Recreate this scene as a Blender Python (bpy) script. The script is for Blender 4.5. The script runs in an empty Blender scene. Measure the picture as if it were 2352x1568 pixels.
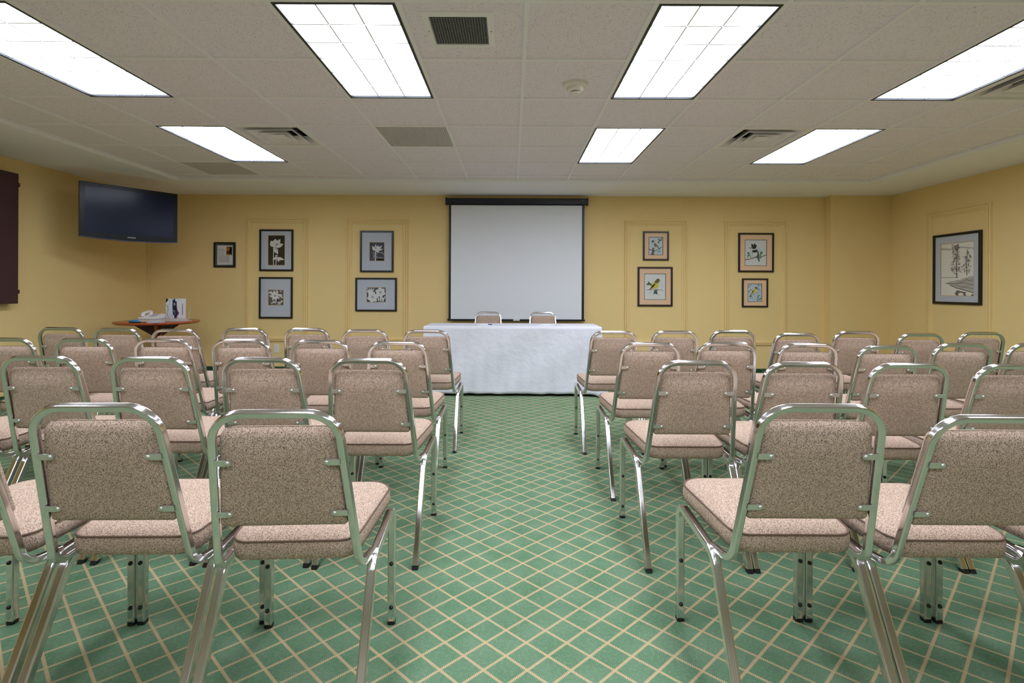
import bpy, bmesh, math, random
from mathutils import Vector, Matrix, Euler
random.seed(7)
SC = bpy.context.scene
COL = SC.collection

# ------------------------------------------------------------------ camera, world, exposure
F_PX, IMG_W, IMG_H = 1165.0, 2352.0, 1568.0
CAM_Z = 1.175
cam_d = bpy.data.cameras.new('camera')
cam_d.sensor_fit = 'HORIZONTAL'
cam_d.sensor_width = 36.0
cam_d.lens = F_PX / IMG_W * 36.0
cam_d.shift_y = -120.0 / IMG_W
cam_d.clip_start = 0.05
cam = bpy.data.objects.new('camera', cam_d)
COL.objects.link(cam)
cam.matrix_world = (Matrix.Translation((0, 0, CAM_Z)) @ Matrix.Rotation(math.radians(90), 4, 'X')
                    @ Matrix.Rotation(math.radians(0.26), 4, 'Z'))
SC.camera = cam
world = bpy.data.worlds.new('world')
SC.world = world
world.use_nodes = True
world.node_tree.nodes['Background'].inputs[0].default_value = (0.8, 0.85, 1.0, 1)
world.node_tree.nodes['Background'].inputs[1].default_value = 0.15
SC.view_settings.view_transform = 'Standard'
SC.view_settings.look = 'None'
SC.view_settings.gamma = 1.0
SC.view_settings.use_curve_mapping = False
SC.view_settings.exposure = 0.40
LAMP = 11.5                      # radiance of the fluorescent troffers
SC.cycles.use_denoising = True
SC.cycles.use_adaptive_sampling = True
SC.cycles.adaptive_threshold = 0.07
SC.cycles.max_bounces = 8
SC.cycles.diffuse_bounces = 4
SC.cycles.glossy_bounces = 4
SC.cycles.transparent_max_bounces = 8
SC.cycles.caustics_reflective = False
SC.cycles.caustics_refractive = False
SC.cycles.sample_clamp_indirect = 6.0

# ------------------------------------------------------------------ helpers
def lin(c):
    return tuple(((v / 255.0) / 12.92 if v / 255.0 <= 0.04045 else ((v / 255.0 + 0.055) / 1.055) ** 2.4) for v in c)

MATS = {}
def mat(name, rgb, rough=0.6, metal=0.0, spec=0.5, emit=None, bump=None, noise=None):
    """plain procedural material; rgb in sRGB 0-255.  noise=(scale, amount)  bump=(scale, strength, distance)"""
    if name in MATS:
        return MATS[name]
    m = bpy.data.materials.new(name)
    m.use_nodes = True
    nt = m.node_tree
    b = nt.nodes['Principled BSDF']
    col = lin(rgb) + (1,)
    b.inputs['Base Color'].default_value = col
    b.inputs['Roughness'].default_value = rough
    b.inputs['Metallic'].default_value = metal
    b.inputs['Specular IOR Level'].default_value = spec
    geo = None
    if bump or noise:
        geo = nt.nodes.new('ShaderNodeNewGeometry')
    if noise:
        n = nt.nodes.new('ShaderNodeTexNoise')
        n.inputs['Scale'].default_value = noise[0]
        n.inputs['Detail'].default_value = 3
        nt.links.new(geo.outputs['Position'], n.inputs['Vector'])
        mx = nt.nodes.new('ShaderNodeMix'); mx.data_type = 'RGBA'
        mx.inputs[6].default_value = tuple(v * (1 - noise[1]) for v in col[:3]) + (1,)
        mx.inputs[7].default_value = tuple(min(1, v * (1 + noise[1])) for v in col[:3]) + (1,)
        nt.links.new(n.outputs['Fac'], mx.inputs[0])
        nt.links.new(mx.outputs[2], b.inputs['Base Color'])
    if bump:
        n = nt.nodes.new('ShaderNodeTexNoise')
        n.inputs['Scale'].default_value = bump[0]
        n.inputs['Detail'].default_value = 2
        nt.links.new(geo.outputs['Position'], n.inputs['Vector'])
        bp = nt.nodes.new('ShaderNodeBump')
        bp.inputs['Strength'].default_value = bump[1]
        bp.inputs['Distance'].default_value = bump[2]
        nt.links.new(n.outputs['Fac'], bp.inputs['Height'])
        nt.links.new(bp.outputs[0], b.inputs['Normal'])
    if emit:
        b.inputs['Emission Color'].default_value = lin(emit[0]) + (1,)
        b.inputs['Emission Strength'].default_value = emit[1]
    MATS[name] = m
    return m

class G:
    """small node helper"""
    def __init__(s, name):
        s.m = bpy.data.materials.new(name); s.m.use_nodes = True
        s.nt = s.m.node_tree; s.b = s.nt.nodes['Principled BSDF']
        MATS[name] = s.m
    def n(s, t, **k):
        o = s.nt.nodes.new(t)
        for a, v in k.items():
            setattr(o, a, v)
        return o
    def l(s, a, b):
        s.nt.links.new(a, b)
    def math(s, op, a, b=None, c=None):
        o = s.n('ShaderNodeMath', operation=op)
        for i, v in enumerate((a, b, c)):
            if v is None:
                continue
            if hasattr(v, 'links'):
                s.l(v, o.inputs[i])
            else:
                o.inputs[i].default_value = v
        return o.outputs[0]
    def mix(s, f, a, b):
        o = s.n('ShaderNodeMix', data_type='RGBA')
        for i, v in ((0, f), (6, a), (7, b)):
            if hasattr(v, 'links'):
                s.l(v, o.inputs[i])
            elif i == 0:
                o.inputs[0].default_value = v
            else:
                o.inputs[i].default_value = lin(v) + (1,)
        return o.outputs[2]
    def ramp(s, f, p0, p1):
        o = s.n('ShaderNodeMapRange')
        s.l(f, o.inputs['Value'])
        o.inputs['From Min'].default_value = p0; o.inputs['From Max'].default_value = p1
        return o.outputs[0]

class MB:
    """collects geometry for ONE mesh object"""
    def __init__(s):
        s.v = []; s.f = []; s.mi = []; s.mats = []; s.cur = 0
    def mat(s, m):
        if m not in s.mats:
            s.mats.append(m)
        s.cur = s.mats.index(m); return s
    def face(s, idx):
        s.f.append(tuple(idx)); s.mi.append(s.cur)
    def verts(s, pts):
        b = len(s.v); s.v.extend([tuple(p) for p in pts]); return b
    def poly(s, pts):
        b = s.verts(pts); s.face(range(b, b + len(pts))); return s
    def box(s, x0, x1, y0, y1, z0, z1):
        b = s.verts([(x0, y0, z0), (x1, y0, z0), (x1, y1, z0), (x0, y1, z0), (x0, y0, z1), (x1, y0, z1), (x1, y1, z1), (x0, y1, z1)])
        for q in ((3, 2, 1, 0), (4, 5, 6, 7), (0, 1, 5, 4), (1, 2, 6, 5), (2, 3, 7, 6), (3, 0, 4, 7)):
            s.face([b + i for i in q])
        return s
    def loft(s, loops, cap0=True, cap1=True, closed=True):
        n = len(loops[0]); bs = [s.verts(l) for l in loops]
        for a, b in zip(bs[:-1], bs[1:]):
            for i in range(n if closed else n - 1):
                j = (i + 1) % n
                s.face((a + i, a + j, b + j, b + i))
        if cap0:
            s.face([bs[0] + i for i in reversed(range(n))])
        if cap1:
            s.face([bs[-1] + i for i in range(n)])
        return s
    def sweep(s, path, prof, nrm, closed=False):
        """profile (a,b) swept along path; a along the transported normal, b along the binormal"""
        path = [Vector(p) for p in path]; n = len(path); loops = []
        def tan(i):
            if closed:
                return (path[(i + 1) % n] - path[i - 1]).normalized()
            return (path[min(i + 1, n - 1)] - path[max(i - 1, 0)]).normalized()
        N = Vector(nrm)
        for i in range(n):
            T = tan(i)
            N = (N - T * N.dot(T)).normalized()
            B = T.cross(N)
            loops.append([path[i] + N * a + B * b for a, b in prof])
        if closed:
            loops.append(loops[0])
            return s.loft(loops, False, False)
        return s.loft(loops)
    def cyl(s, c, axis, r0, r1, h, seg=16):
        A = Vector(axis).normalized()
        U = A.orthogonal().normalized(); W = A.cross(U); c = Vector(c)
        ring = lambda r, t: [c + A * t + (U * math.cos(k * 2 * math.pi / seg) + W * math.sin(k * 2 * math.pi / seg)) * r for k in range(seg)]
        return s.loft([ring(r0, 0), ring(r1, h)])
    def dome(s, c, axis, r, h, seg=14, rings=4):
        A = Vector(axis).normalized()
        U = A.orthogonal().normalized(); W = A.cross(U); c = Vector(c); L = []
        for q in range(rings + 1):
            t = q / (rings + 0.4) * math.pi / 2
            rr = r * math.cos(t)
            L.append([c + A * h * math.sin(t) + (U * math.cos(k * 2 * math.pi / seg) + W * math.sin(k * 2 * math.pi / seg)) * rr for k in range(seg)])
        return s.loft(L)
    def mesh(s, name, m=None, smooth=0.0):
        me = bpy.data.meshes.new(name)
        me.from_pydata(s.v, [], s.f)
        ms = s.mats or ([m] if m else [])
        for x in ms:
            me.materials.append(x)
        if s.mats:
            for p, k in zip(me.polygons, s.mi):
                p.material_index = k
        me.update()
        bm = bmesh.new(); bm.from_mesh(me)
        bmesh.ops.recalc_face_normals(bm, faces=bm.faces) if not getattr(s, 'flat', False) else None
        if smooth:
            for fc in bm.faces:
                fc.smooth = True
            for e in bm.edges:
                if len(e.link_faces) == 2 and e.calc_face_angle(0) > math.radians(smooth):
                    e.smooth = False
        bm.to_mesh(me); bm.free()
        return me
    def build(s, name, m=None, parent=None, smooth=0.0, loc=None):
        o = bpy.data.objects.new(name, s.mesh(name, m, smooth))
        COL.objects.link(o)
        if parent:
            o.parent = parent
        if loc:
            o.location = loc
        return o

def tag(o, label, cat, group=None, kind=None):
    o['label'] = label; o['category'] = cat
    if group:
        o['group'] = group
    if kind:
        o['kind'] = kind
    return o
def struct(o, label=None):
    o['kind'] = 'structure'
    if label:
        o['label'] = label
    return o
def thing(name, label, cat, loc=(0, 0, 0), rz=0.0, group=None):
    o = bpy.data.objects.new(name, None)
    COL.objects.link(o)
    o.location = loc; o.rotation_euler = (0, 0, rz); o.empty_display_size = 0.1
    return tag(o, label, cat, group)
def inst(src, parent=None, loc=None):
    o = src.copy(); COL.objects.link(o)
    if parent:
        o.parent = parent
    if loc is not None:
        o.location = loc
    return o
def part(name, me, parent, loc=(0, 0, 0)):
    o = bpy.data.objects.new(name, me); COL.objects.link(o); o.parent = parent; o.location = loc
    return o

def round_rect_prof(w, h, r, seg=3, flat=0.0):
    P = []
    for cx, cy, a0 in ((w / 2 - r, h / 2 - r, 0), (-w / 2 + r, h / 2 - r, 90), (-w / 2 + r, -h / 2 + r, 180), (w / 2 - r, -h / 2 + r, 270)):
        for k in range(seg + 1):
            a = math.radians(a0 + 90 * k / seg)
            P.append((cx + r * math.cos(a), cy + r * math.sin(a)))
    if flat:                                 # support points that keep the flats flat when shaded smooth
        Q = []; n = seg + 1
        for c in range(4):
            a, b = P[c * n:(c + 1) * n], P[((c + 1) % 4) * n]
            Q += a
            p, q = Vector(a[-1]), Vector(b); d = (q - p).normalized() * flat
            Q += [tuple(p + d), tuple(q - d)]
        P = Q
    return P
def circ_prof(r, n=8):
    return [(r * math.cos(2 * math.pi * k / n), r * math.sin(2 * math.pi * k / n)) for k in range(n)]
def fillet(pts, rad, seg=7):
    """poly line with rounded corners; returns list of pieces' points (one list)"""
    pts = [Vector(p) for p in pts]; out = [pts[0]]; marks = []
    for i in range(1, len(pts) - 1):
        p, a, b = pts[i], pts[i - 1], pts[i + 1]
        u = (a - p).normalized(); w = (b - p).normalized()
        ang = u.angle(w); r = rad[i - 1]
        t = r / math.tan(ang / 2)
        s0 = p + u * t
        bis = (u + w).normalized(); c = p + bis * (r / math.sin(ang / 2))
        v0 = s0 - c; v1 = (p + w * t) - c
        ax = v0.cross(v1).normalized(); tot = v0.angle(v1)
        marks.append(len(out))
        for k in range(seg + 1):
            out.append(c + Matrix.Rotation(tot * k / seg, 3, ax) @ v0)
        marks.append(len(out) - 1)
    out.append(pts[-1])
    return out, marks
def inset_poly(P, d):
    n = len(P); out = []
    for i in range(n):
        a, b, c = Vector(P[i - 1]), Vector(P[i]), Vector(P[(i + 1) % n])
        u = (b - a).normalized(); w = (c - b).normalized()
        nu = Vector((-u.y, u.x)); nw = Vector((-w.y, w.x))
        k = d / (1 + nu.dot(nw))
        out.append(b + (nu + nw) * k)
    return out
def round_poly(P, R, seg=6):
    """P counter-clockwise convex 2D polygon, corner radii R"""
    n = len(P); out = []
    for i in range(n):
        a, b, c = Vector(P[i - 1]), Vector(P[i]), Vector(P[(i + 1) % n])
        r = max(R[i], 1e-4)
        u = (a - b).normalized(); w = (c - b).normalized(); ang = u.angle(w)
        t = r / math.tan(ang / 2); cc = b + (u + w).normalized() * (r / math.sin(ang / 2))
        a0 = math.atan2(*(b + u * t - cc).yx); a1 = math.atan2(*(b + w * t - cc).yx)
        while a1 < a0:
            a1 += 2 * math.pi
        for k in range(seg + 1):
            q = a0 + (a1 - a0) * k / seg
            out.append(cc + Vector((math.cos(q), math.sin(q))) * r)
    return out

# ------------------------------------------------------------------ materials
M_WALL = mat('wall_paint', (240, 210, 148), 0.75, spec=0.25, bump=(160, 0.25, 0.004))
M_CREAMWALL = mat('cream_wall_paint', (238, 230, 216), 0.75, spec=0.25)
M_SOFFIT = mat('soffit_paint', (252, 247, 254), 0.8, spec=0.2)
M_GRID = mat('ceiling_grid_paint', (252, 246, 252), 0.55)
M_DARK = mat('dark_gap', (16, 16, 20), 0.8)
M_CHROME = mat('chrome', (226, 223, 224), 0.14, metal=1.0)
M_STEEL = mat('zinc_steel', (214, 212, 205), 0.3, metal=0.75)
M_RUBBER = mat('black_rubber', (22, 22, 26), 0.35)
M_BLACK = mat('black_paint', (17, 17, 20), 0.45)
M_NAVY = mat('screen_case_black', (16, 17, 30), 0.35)
M_WHITE = mat('white_plastic', (232, 230, 224), 0.4)
M_PAPER = mat('paper', (240, 240, 240), 0.8)
M_SCREEN = mat('projection_fabric', (238, 240, 246), 0.9, spec=0.1, noise=(300, 0.03))
M_CLOTH = mat('table_linen', (224, 222, 230), 0.9, spec=0.1, bump=(14, 0.35, 0.02))
M_WOOD = mat('red_wood', (182, 84, 46), 0.25, noise=(18, 0.2))
M_DARKWOOD = mat('dark_red_wood', (74, 30, 30), 0.4, noise=(12, 0.15))
M_MAROON = mat('maroon_laminate', (66, 36, 44), 0.5)
M_TV = mat('tv_gloss', (8, 12, 24), 0.25, spec=0.3)
M_TVS = mat('tv_screen', (8, 24, 52), 0.2, spec=0.25)
M_TVTRIM = mat('tv_trim', (60, 66, 100), 0.25)
M_GREYMAT = mat('grey_mat_board', (200, 206, 220), 0.9, noise=(400, 0.05))
M_PEACH = mat('peach_mat_board', (246, 206, 170), 0.9, noise=(400, 0.04))
M_GOLD = mat('gilt_line', (214, 170, 120), 0.6)
M_FRAMEB = mat('black_frame', (16, 15, 17), 0.35)
M_FRAMEBR = mat('espresso_frame', (38, 22, 20), 0.35)
M_GREYP = mat('return_panel_grey', (206, 198, 202), 0.7)
M_VENTW = mat('vent_white', (250, 243, 248), 0.5)
M_VENTG = mat('vent_grey', (120, 118, 116), 0.5)
M_CREAM = mat('cream_plastic', (240, 233, 230), 0.45)
M_BLUE = mat('blue_plastic', (50, 150, 200), 0.35)

def make_fabric():
    g = G('speckled_fabric')
    tc = g.n('ShaderNodeTexCoord')
    v = g.n('ShaderNodeTexVoronoi'); v.inputs['Scale'].default_value = 380
    nz = g.n('ShaderNodeTexNoise'); nz.inputs['Scale'].default_value = 420; nz.inputs['Detail'].default_value = 1
    n2 = g.n('ShaderNodeTexNoise'); n2.inputs['Scale'].default_value = 900
    for q in (v, nz, n2):
        g.l(tc.outputs['Object'], q.inputs['Vector'])
    spot = g.ramp(v.outputs['Distance'], 0.55, 0.22)
    sep = g.n('ShaderNodeSeparateColor'); g.l(v.outputs['Color'], sep.inputs[0])
    spot = g.math('MULTIPLY', spot, g.ramp(sep.outputs[0], 0.12, 0.32))
    base = g.mix(g.ramp(nz.outputs['Fac'], 0.35, 0.65), (180, 150, 130), (214, 190, 170))
    base = g.mix(spot, base, (64, 46, 42))
    g.l(base, g.b.inputs['Base Color'])
    g.b.inputs['Roughness'].default_value = 0.95
    g.b.inputs['Specular IOR Level'].default_value = 0.1
    bp = g.n('ShaderNodeBump'); bp.inputs['Strength'].default_value = 0.3; bp.inputs['Distance'].default_value = 0.001
    g.l(n2.outputs['Fac'], bp.inputs['Height']); g.l(bp.outputs[0], g.b.inputs['Normal'])
    return g.m
M_FABRIC = make_fabric()
M_PIPING = mat('fabric_piping', (112, 88, 74), 0.9, noise=(400, 0.2))  # darker brown puts the shadow line along the seat edge into the colour

def lattice_nodes(g, x, y, px, py, u0, v0, half):
    """two crossing line families with a twisted-yarn dash; returns line mask"""
    xs = g.math('DIVIDE', x, px); ys = g.math('DIVIDE', y, py)
    u = g.math('SUBTRACT', g.math('ADD', xs, ys), u0)
    v = g.math('SUBTRACT', g.math('SUBTRACT', xs, ys), v0)
    masks = []
    for a, b in ((u, v), (v, u)):
        d = g.math('ABSOLUTE', g.math('SUBTRACT', g.math('FRACT', g.math('ADD', a, 100.5)), 0.5))
        line = g.ramp(d, half, half * 0.6)
        ph = g.math('ADD', g.math('MULTIPLY', b, 14.0), g.math('MULTIPLY', a, 9.0))
        w = g.math('SINE', g.math('MULTIPLY', ph, 2 * math.pi))
        dash = g.ramp(w, -0.75, 0.1)
        masks.append(g.math('MULTIPLY', line, g.math('ADD', g.math('MULTIPLY', dash, 0.75), 0.25)))
    return g.math('MAXIMUM', masks[0], masks[1])
def make_carpet():
    g = G('lattice_carpet')
    geo = g.n('ShaderNodeNewGeometry')
    sp = g.n('ShaderNodeSeparateXYZ'); g.l(geo.outputs['Position'], sp.inputs[0])
    px, py = 0.1351, 0.1222
    X0, Y0 = 0.0523, 1.565
    m = lattice_nodes(g, sp.outputs[0], sp.outputs[1], px, py, (X0 / px + Y0 / py) % 1, (X0 / px - Y0 / py) % 1, 0.064)
    n1 = g.n('ShaderNodeTexNoise'); n1.inputs['Scale'].default_value = 380; n1.inputs['Detail'].default_value = 2
    n2 = g.n('ShaderNodeTexNoise'); n2.inputs['Scale'].default_value = 7; n2.inputs['Detail'].default_value = 3
    n3 = g.n('ShaderNodeTexNoise'); n3.inputs['Scale'].default_value = 90; n3.inputs['Detail'].default_value = 2
    for q in (n1, n2, n3):
        g.l(geo.outputs['Position'], q.inputs['Vector'])
    a = g.mix(g.ramp(n1.outputs['Fac'], 0.3, 0.7), (82, 108, 83), (132, 158, 128))
    b = g.mix(g.ramp(n2.outputs['Fac'], 0.3, 0.75), a, (88, 121, 90))
    c = g.mix(g.math('MULTIPLY', g.ramp(n3.outputs['Fac'], 0.45, 0.7), 0.25), b, (140, 164, 132))
    d = g.mix(m, c, (204, 172, 132))
    g.l(d, g.b.inputs['Base Color'])
    g.b.inputs['Roughness'].default_value = 1.0; g.b.inputs['Specular IOR Level'].default_value = 0.05
    bp = g.n('ShaderNodeBump'); bp.inputs['Strength'].default_value = 0.5; bp.inputs['Distance'].default_value = 0.003
    g.l(n1.outputs['Fac'], bp.inputs['Height']); g.l(bp.outputs[0], g.b.inputs['Normal'])
    return g.m
M_CARPET = make_carpet()
def make_base():
    g = G('carpet_base')
    geo = g.n('ShaderNodeNewGeometry')
    sp = g.n('ShaderNodeSeparateXYZ'); g.l(geo.outputs['Position'], sp.inputs[0])
    xy = g.math('ADD', sp.outputs[0], sp.outputs[1])
    m = lattice_nodes(g, xy, sp.outputs[2], 0.1351, 0.1222, 0.1, 0.45, 0.04)
    c = g.mix(g.math('MULTIPLY', m, 0.6), (26, 78, 52), (190, 165, 115))
    g.l(c, g.b.inputs['Base Color']); g.b.inputs['Roughness'].default_value = 1.0
    return g.m
M_BASE = make_base()
def make_tile():
    g = G('fissured_ceiling_tile')
    geo = g.n('ShaderNodeNewGeometry')
    mp = g.n('ShaderNodeMapping'); mp.inputs['Scale'].default_value = (1.0, 0.55, 1.0)
    mp.inputs['Rotation'].default_value = (0, 0, 0.6)
    g.l(geo.outputs['Position'], mp.inputs['Vector'])
    nd = g.n('ShaderNodeTexNoise'); nd.inputs['Scale'].default_value = 40
    g.l(geo.outputs['Position'], nd.inputs['Vector'])
    vm = g.n('ShaderNodeVectorMath', operation='MULTIPLY_ADD')
    g.l(nd.outputs['Color'], vm.inputs[0]); vm.inputs[1].default_value = (0.02, 0.02, 0.0); g.l(mp.outputs[0], vm.inputs[2])
    v = g.n('ShaderNodeTexVoronoi'); v.inputs['Scale'].default_value = 215
    g.l(vm.outputs[0], v.inputs['Vector'])
    sep = g.n('ShaderNodeSeparateColor'); g.l(v.outputs['Color'], sep.inputs[0])
    pit = g.math('MULTIPLY', g.ramp(v.outputs['Distance'], 0.34, 0.18), g.ramp(sep.outputs[0], 0.5, 0.6))
    c = g.mix(pit, (251, 240, 252), (160, 146, 148))
    g.l(c, g.b.inputs['Base Color']); g.b.inputs['Roughness'].default_value = 0.95
    g.b.inputs['Specular IOR Level'].default_value = 0.1
    bp = g.n('ShaderNodeBump'); bp.inputs['Strength'].default_value = 0.4; bp.inputs['Distance'].default_value = 0.002
    bp.invert = True
    g.l(pit, bp.inputs['Height']); g.l(bp.outputs[0], g.b.inputs['Normal'])
    return g.m
M_TILE = make_tile()
def make_glass():
    g = G('picture_glass')
    nt = g.nt
    nt.nodes.remove(g.b)
    out = [n for n in nt.nodes if n.type == 'OUTPUT_MATERIAL'][0]
    t = g.n('ShaderNodeBsdfTransparent'); gl = g.n('ShaderNodeBsdfGlossy'); gl.inputs['Roughness'].default_value = 0.03
    lw = g.n('ShaderNodeLayerWeight'); lw.inputs['Blend'].default_value = 0.5
    fc = g.math('ADD', g.math('MULTIPLY', g.math('POWER', lw.outputs['Facing'], 4.0), 0.5), 0.035)
    mx = g.n('ShaderNodeMixShader')
    g.l(fc, mx.inputs[0]); g.l(t.outputs[0], mx.inputs[1]); g.l(gl.outputs[0], mx.inputs[2])
    g.l(mx.outputs[0], out.inputs[0])
    return g.m
M_GLASS = make_glass()
def make_ribs():
    g = G('ribbed_return_panel')
    geo = g.n('ShaderNodeNewGeometry')
    sp = g.n('ShaderNodeSeparateXYZ'); g.l(geo.outputs['Position'], sp.inputs[0])
    w = g.math('SINE', g.math('MULTIPLY', sp.outputs[0], 2 * math.pi / 0.0165))
    c = g.mix(g.ramp(w, -0.4, 0.6), (186, 176, 180), (216, 208, 210))
    g.l(c, g.b.inputs['Base Color']); g.b.inputs['Roughness'].default_value = 0.6
    bp = g.n('ShaderNodeBump'); bp.inputs['Strength'].default_value = 0.6; bp.inputs['Distance'].default_value = 0.004
    g.l(w, bp.inputs['Height']); g.l(bp.outputs[0], g.b.inputs['Normal'])
    return g.m
M_RIBS = make_ribs()
M_LAMP = mat('fluorescent_lens', (255, 255, 255), 0.5, emit=((231, 240, 255), LAMP))
M_LOUVRE = mat('louvre_white', (250, 250, 252), 0.4)
M_TROFFIN = mat('troffer_white', (240, 240, 240), 0.4)
M_TROFFER = mat('troffer_edge', (26, 28, 36), 0.4)

# ------------------------------------------------------------------ room shell
XL, XR, YB, YF = -5.11, 5.207, 7.12, -3.2         # left, right, back wall; wall behind the camera
ZS, ZC = 2.484, 2.517                             # soffit and tile ceiling heights
BX, BY = 4.382, 6.98                              # chase in the back right corner
CX0, CX1, CY0, CY1 = -4.08, 4.36, -2.3, 6.20      # coffer holding the tile grid
T = 0.12
struct(MB().box(XL - T, XR + T, YF - T, YB + T, -0.1, 0.0).build('floor', M_CARPET), 'green carpet floor with a cream diagonal lattice')
struct(MB().box(XL - T, XR + T, YB, YB + T, 0, 2.7).build('wall_back', M_WALL), 'yellow back wall')
struct(MB().box(XL - T, XL, YF - T, YB, 0, 2.7).build('wall_left', M_WALL), 'yellow left wall')
struct(MB().box(XR, XR + T, YF - T, YB, 0, 2.7).build('wall_right', M_WALL), 'yellow right wall')
struct(MB().box(XL, XR, YF - T, YF, 0, 2.7).build('wall_front', M_CREAMWALL), 'cream wall behind the viewer')
struct(MB().box(BX, XR, BY, YB, 0, 2.6).build('wall_corner', M_WALL), 'yellow wall chase in the back right corner')
BH = 0.076
struct(MB().box(XL, BX, YB - 0.008, YB, 0, BH).build('baseboard_back', M_BASE))
struct(MB().box(BX - 0.008, XR, BY - 0.008, BY, 0, BH).build('baseboard_corner', M_BASE))
struct(MB().box(XL, XL + 0.008, YF, YB - 0.008, 0, BH).build('baseboard_left', M_BASE))
struct(MB().box(XR - 0.008, XR, YF, BY - 0.008, 0, BH).build('baseboard_right', M_BASE))

# dropped plaster border round the coffer
def rect(o, z):
    return [(CX0 - o, CY0 - o, z), (CX1 + o, CY0 - o, z), (CX1 + o, CY1 + o, z), (CX0 - o, CY1 + o, z)]
mb = MB()
wall_rect = [(XL, YF, ZS), (XR, YF, ZS), (XR, YB, ZS), (XL, YB, ZS)]
mb.loft([wall_rect, rect(0.03, ZS), rect(0.016, ZS + 0.003), rect(0.006, ZS + 0.011), rect(0.0, ZS + 0.024), rect(0.0, ZS + 0.2)], False, False)
struct(mb.build('ceiling_border', M_SOFFIT, smooth=50), 'off-white plaster ceiling border')
ceil = struct(MB().box(XL - T, XR + T, YF - T, YB + T, 2.68, 2.76).build('ceiling', M_DARK), 'suspended tile ceiling')

# T-bar grid and tiles
P = 0.61
GX = [0.065 + P * k for k in range(-6, 8)]
GY = [2.37 + P * k for k in range(-7, 7)]
xs = [CX0] + [g for g in GX if CX0 + 0.03 < g < CX1 - 0.03] + [CX1]
ys = [CY0] + [g for g in GY if CY0 + 0.03 < g < CY1 - 0.03] + [CY1]
BW = 0.012
for g in xs[1:-1]:
    MB().box(g - BW, g + BW, CY0, CY1, ZC, ZC + 0.03).build('grid_runner', M_GRID, ceil)
def cell(col, d):            # lower grid indices of a cell from its column number and near depth
    return (round(0.065 + P * col, 3), round(2.37 + P * d, 3))
LIGHTS = [(-5, 0), (-2, 0), (1, 0), (4, 0), (-5, 3), (1, 3), (4, 3),
          (-5, -3), (-2, -3), (1, -3), (4, -3), (-2, -6), (1, -6)]  # last two are added out of view to brighten chair backs and walls
taken = set()
for c, d in LIGHTS:
    taken.add(cell(c, d)); taken.add(cell(c, d + 1))
DIFF = [(-4, 3), (3, 3), (5, 1)]
RETURN = [(-2, 3), (-6, 5)]
for c, d in DIFF + RETURN:
    taken.add(cell(c, d))
cross_cache = {}
for gy in ys[1:-1]:
    for a, b in zip(xs[:-1], xs[1:]):
        if any(abs(cell(c, d + 1)[0] - a) < 0.01 and abs(cell(c, d + 1)[1] - gy) < 0.01 for c, d in LIGHTS):
            continue
        w = round(b - a - 2 * BW, 4)
        if w not in cross_cache:
            cross_cache[w] = MB().box(-w / 2, w / 2, -BW, BW, ZC + 0.0008, ZC + 0.03).mesh('grid_cross_tee', M_GRID)
        part('grid_cross_tee', cross_cache[w], ceil, ((a + b) / 2, gy, 0))
VENT_CELL = cell(-1, 0)
tile_cache = {}
def tile_mesh(w, h):
    k = (round(w, 3), round(h, 3))
    if k not in tile_cache:
        L = lambda o, z: [(-w / 2 + o, -h / 2 + o, z), (w / 2 - o, -h / 2 + o, z), (w / 2 - o, h / 2 - o, z), (-w / 2 + o, h / 2 - o, z)]
        tile_cache[k] = MB().loft([L(0.0, 0.024), L(0.0, 0.013), L(0.003, 0.011)]).mesh('ceiling_tile', M_TILE)
    return tile_cache[k]
for a, b in zip(xs[:-1], xs[1:]):
    for c, d in zip(ys[:-1], ys[1:]):
        if (round(a, 3), round(c, 3)) in taken:
            continue
        o = part('ceiling_tile', tile_mesh(b - a - 0.012, d - c - 0.012), ceil, ((a + b) / 2, (c + d) / 2, ZC))

# ------------------------------------------------------------------ ceiling fixtures
def light_parts():
    W, H = P - 2 * BW - 0.002, 2 * P - 2 * BW - 0.002
    fr = MB()
    R = lambda o, z: [(-W / 2 + o, -H / 2 + o, z), (W / 2 - o, -H / 2 + o, z), (W / 2 - o, H / 2 - o, z), (-W / 2 + o, H / 2 - o, z)]
    fr.loft([R(0.0, 0.07), R(0.0, -0.001), R(0.016, -0.001), R(0.018, 0.012)], False, False)
    lens = MB(); lens.poly(R(0.017, 0.0125))
    w, h = W - 0.036, H - 0.036
    lb = MB().box(-0.0045, 0.0045, -h / 2, h / 2, 0.006, 0.012)
    cb = MB().box(-w / 2, w / 2, -0.0045, 0.0045, 0.006, 0.012)
    hs = MB().box(-W / 2, W / 2, -H / 2, H / 2, 0.071, 0.10)
    return (fr.mesh('frame', M_TROFFER), lens.mesh('lens', M_LAMP), lb.mesh('louvre_blade', M_LOUVRE), cb.mesh('louvre_blade', M_LOUVRE), hs.mesh('housing', M_WHITE), w, h)
LP = light_parts()
LBL = {(-5, 0): 'recessed fluorescent ceiling light at the upper left edge of the picture',
       (-2, 0): 'recessed fluorescent ceiling light left of the square air vent',
       (1, 0): 'recessed fluorescent ceiling light right of the smoke detector',
       (4, 0): 'recessed fluorescent ceiling light at the upper right edge of the picture',
       (-5, 3): 'smaller looking recessed ceiling light above the wall television',
       (1, 3): 'recessed ceiling light nearest the projection screen, right of centre',
       (-2, -6): 'left of two added unseen ceiling lights far behind the viewer',
       (1, -6): 'right of two added unseen ceiling lights far behind the viewer',
       (-5, -3): 'leftmost ceiling light overhead, just behind the picture frame',
       (-2, -3): 'second ceiling light from left overhead, just behind the picture frame',
       (1, -3): 'third ceiling light from left overhead, just behind the picture frame',
       (4, -3): 'rightmost ceiling light overhead, just behind the picture frame',
       (4, 3): 'far right recessed ceiling light beside the square air diffuser'}
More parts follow.
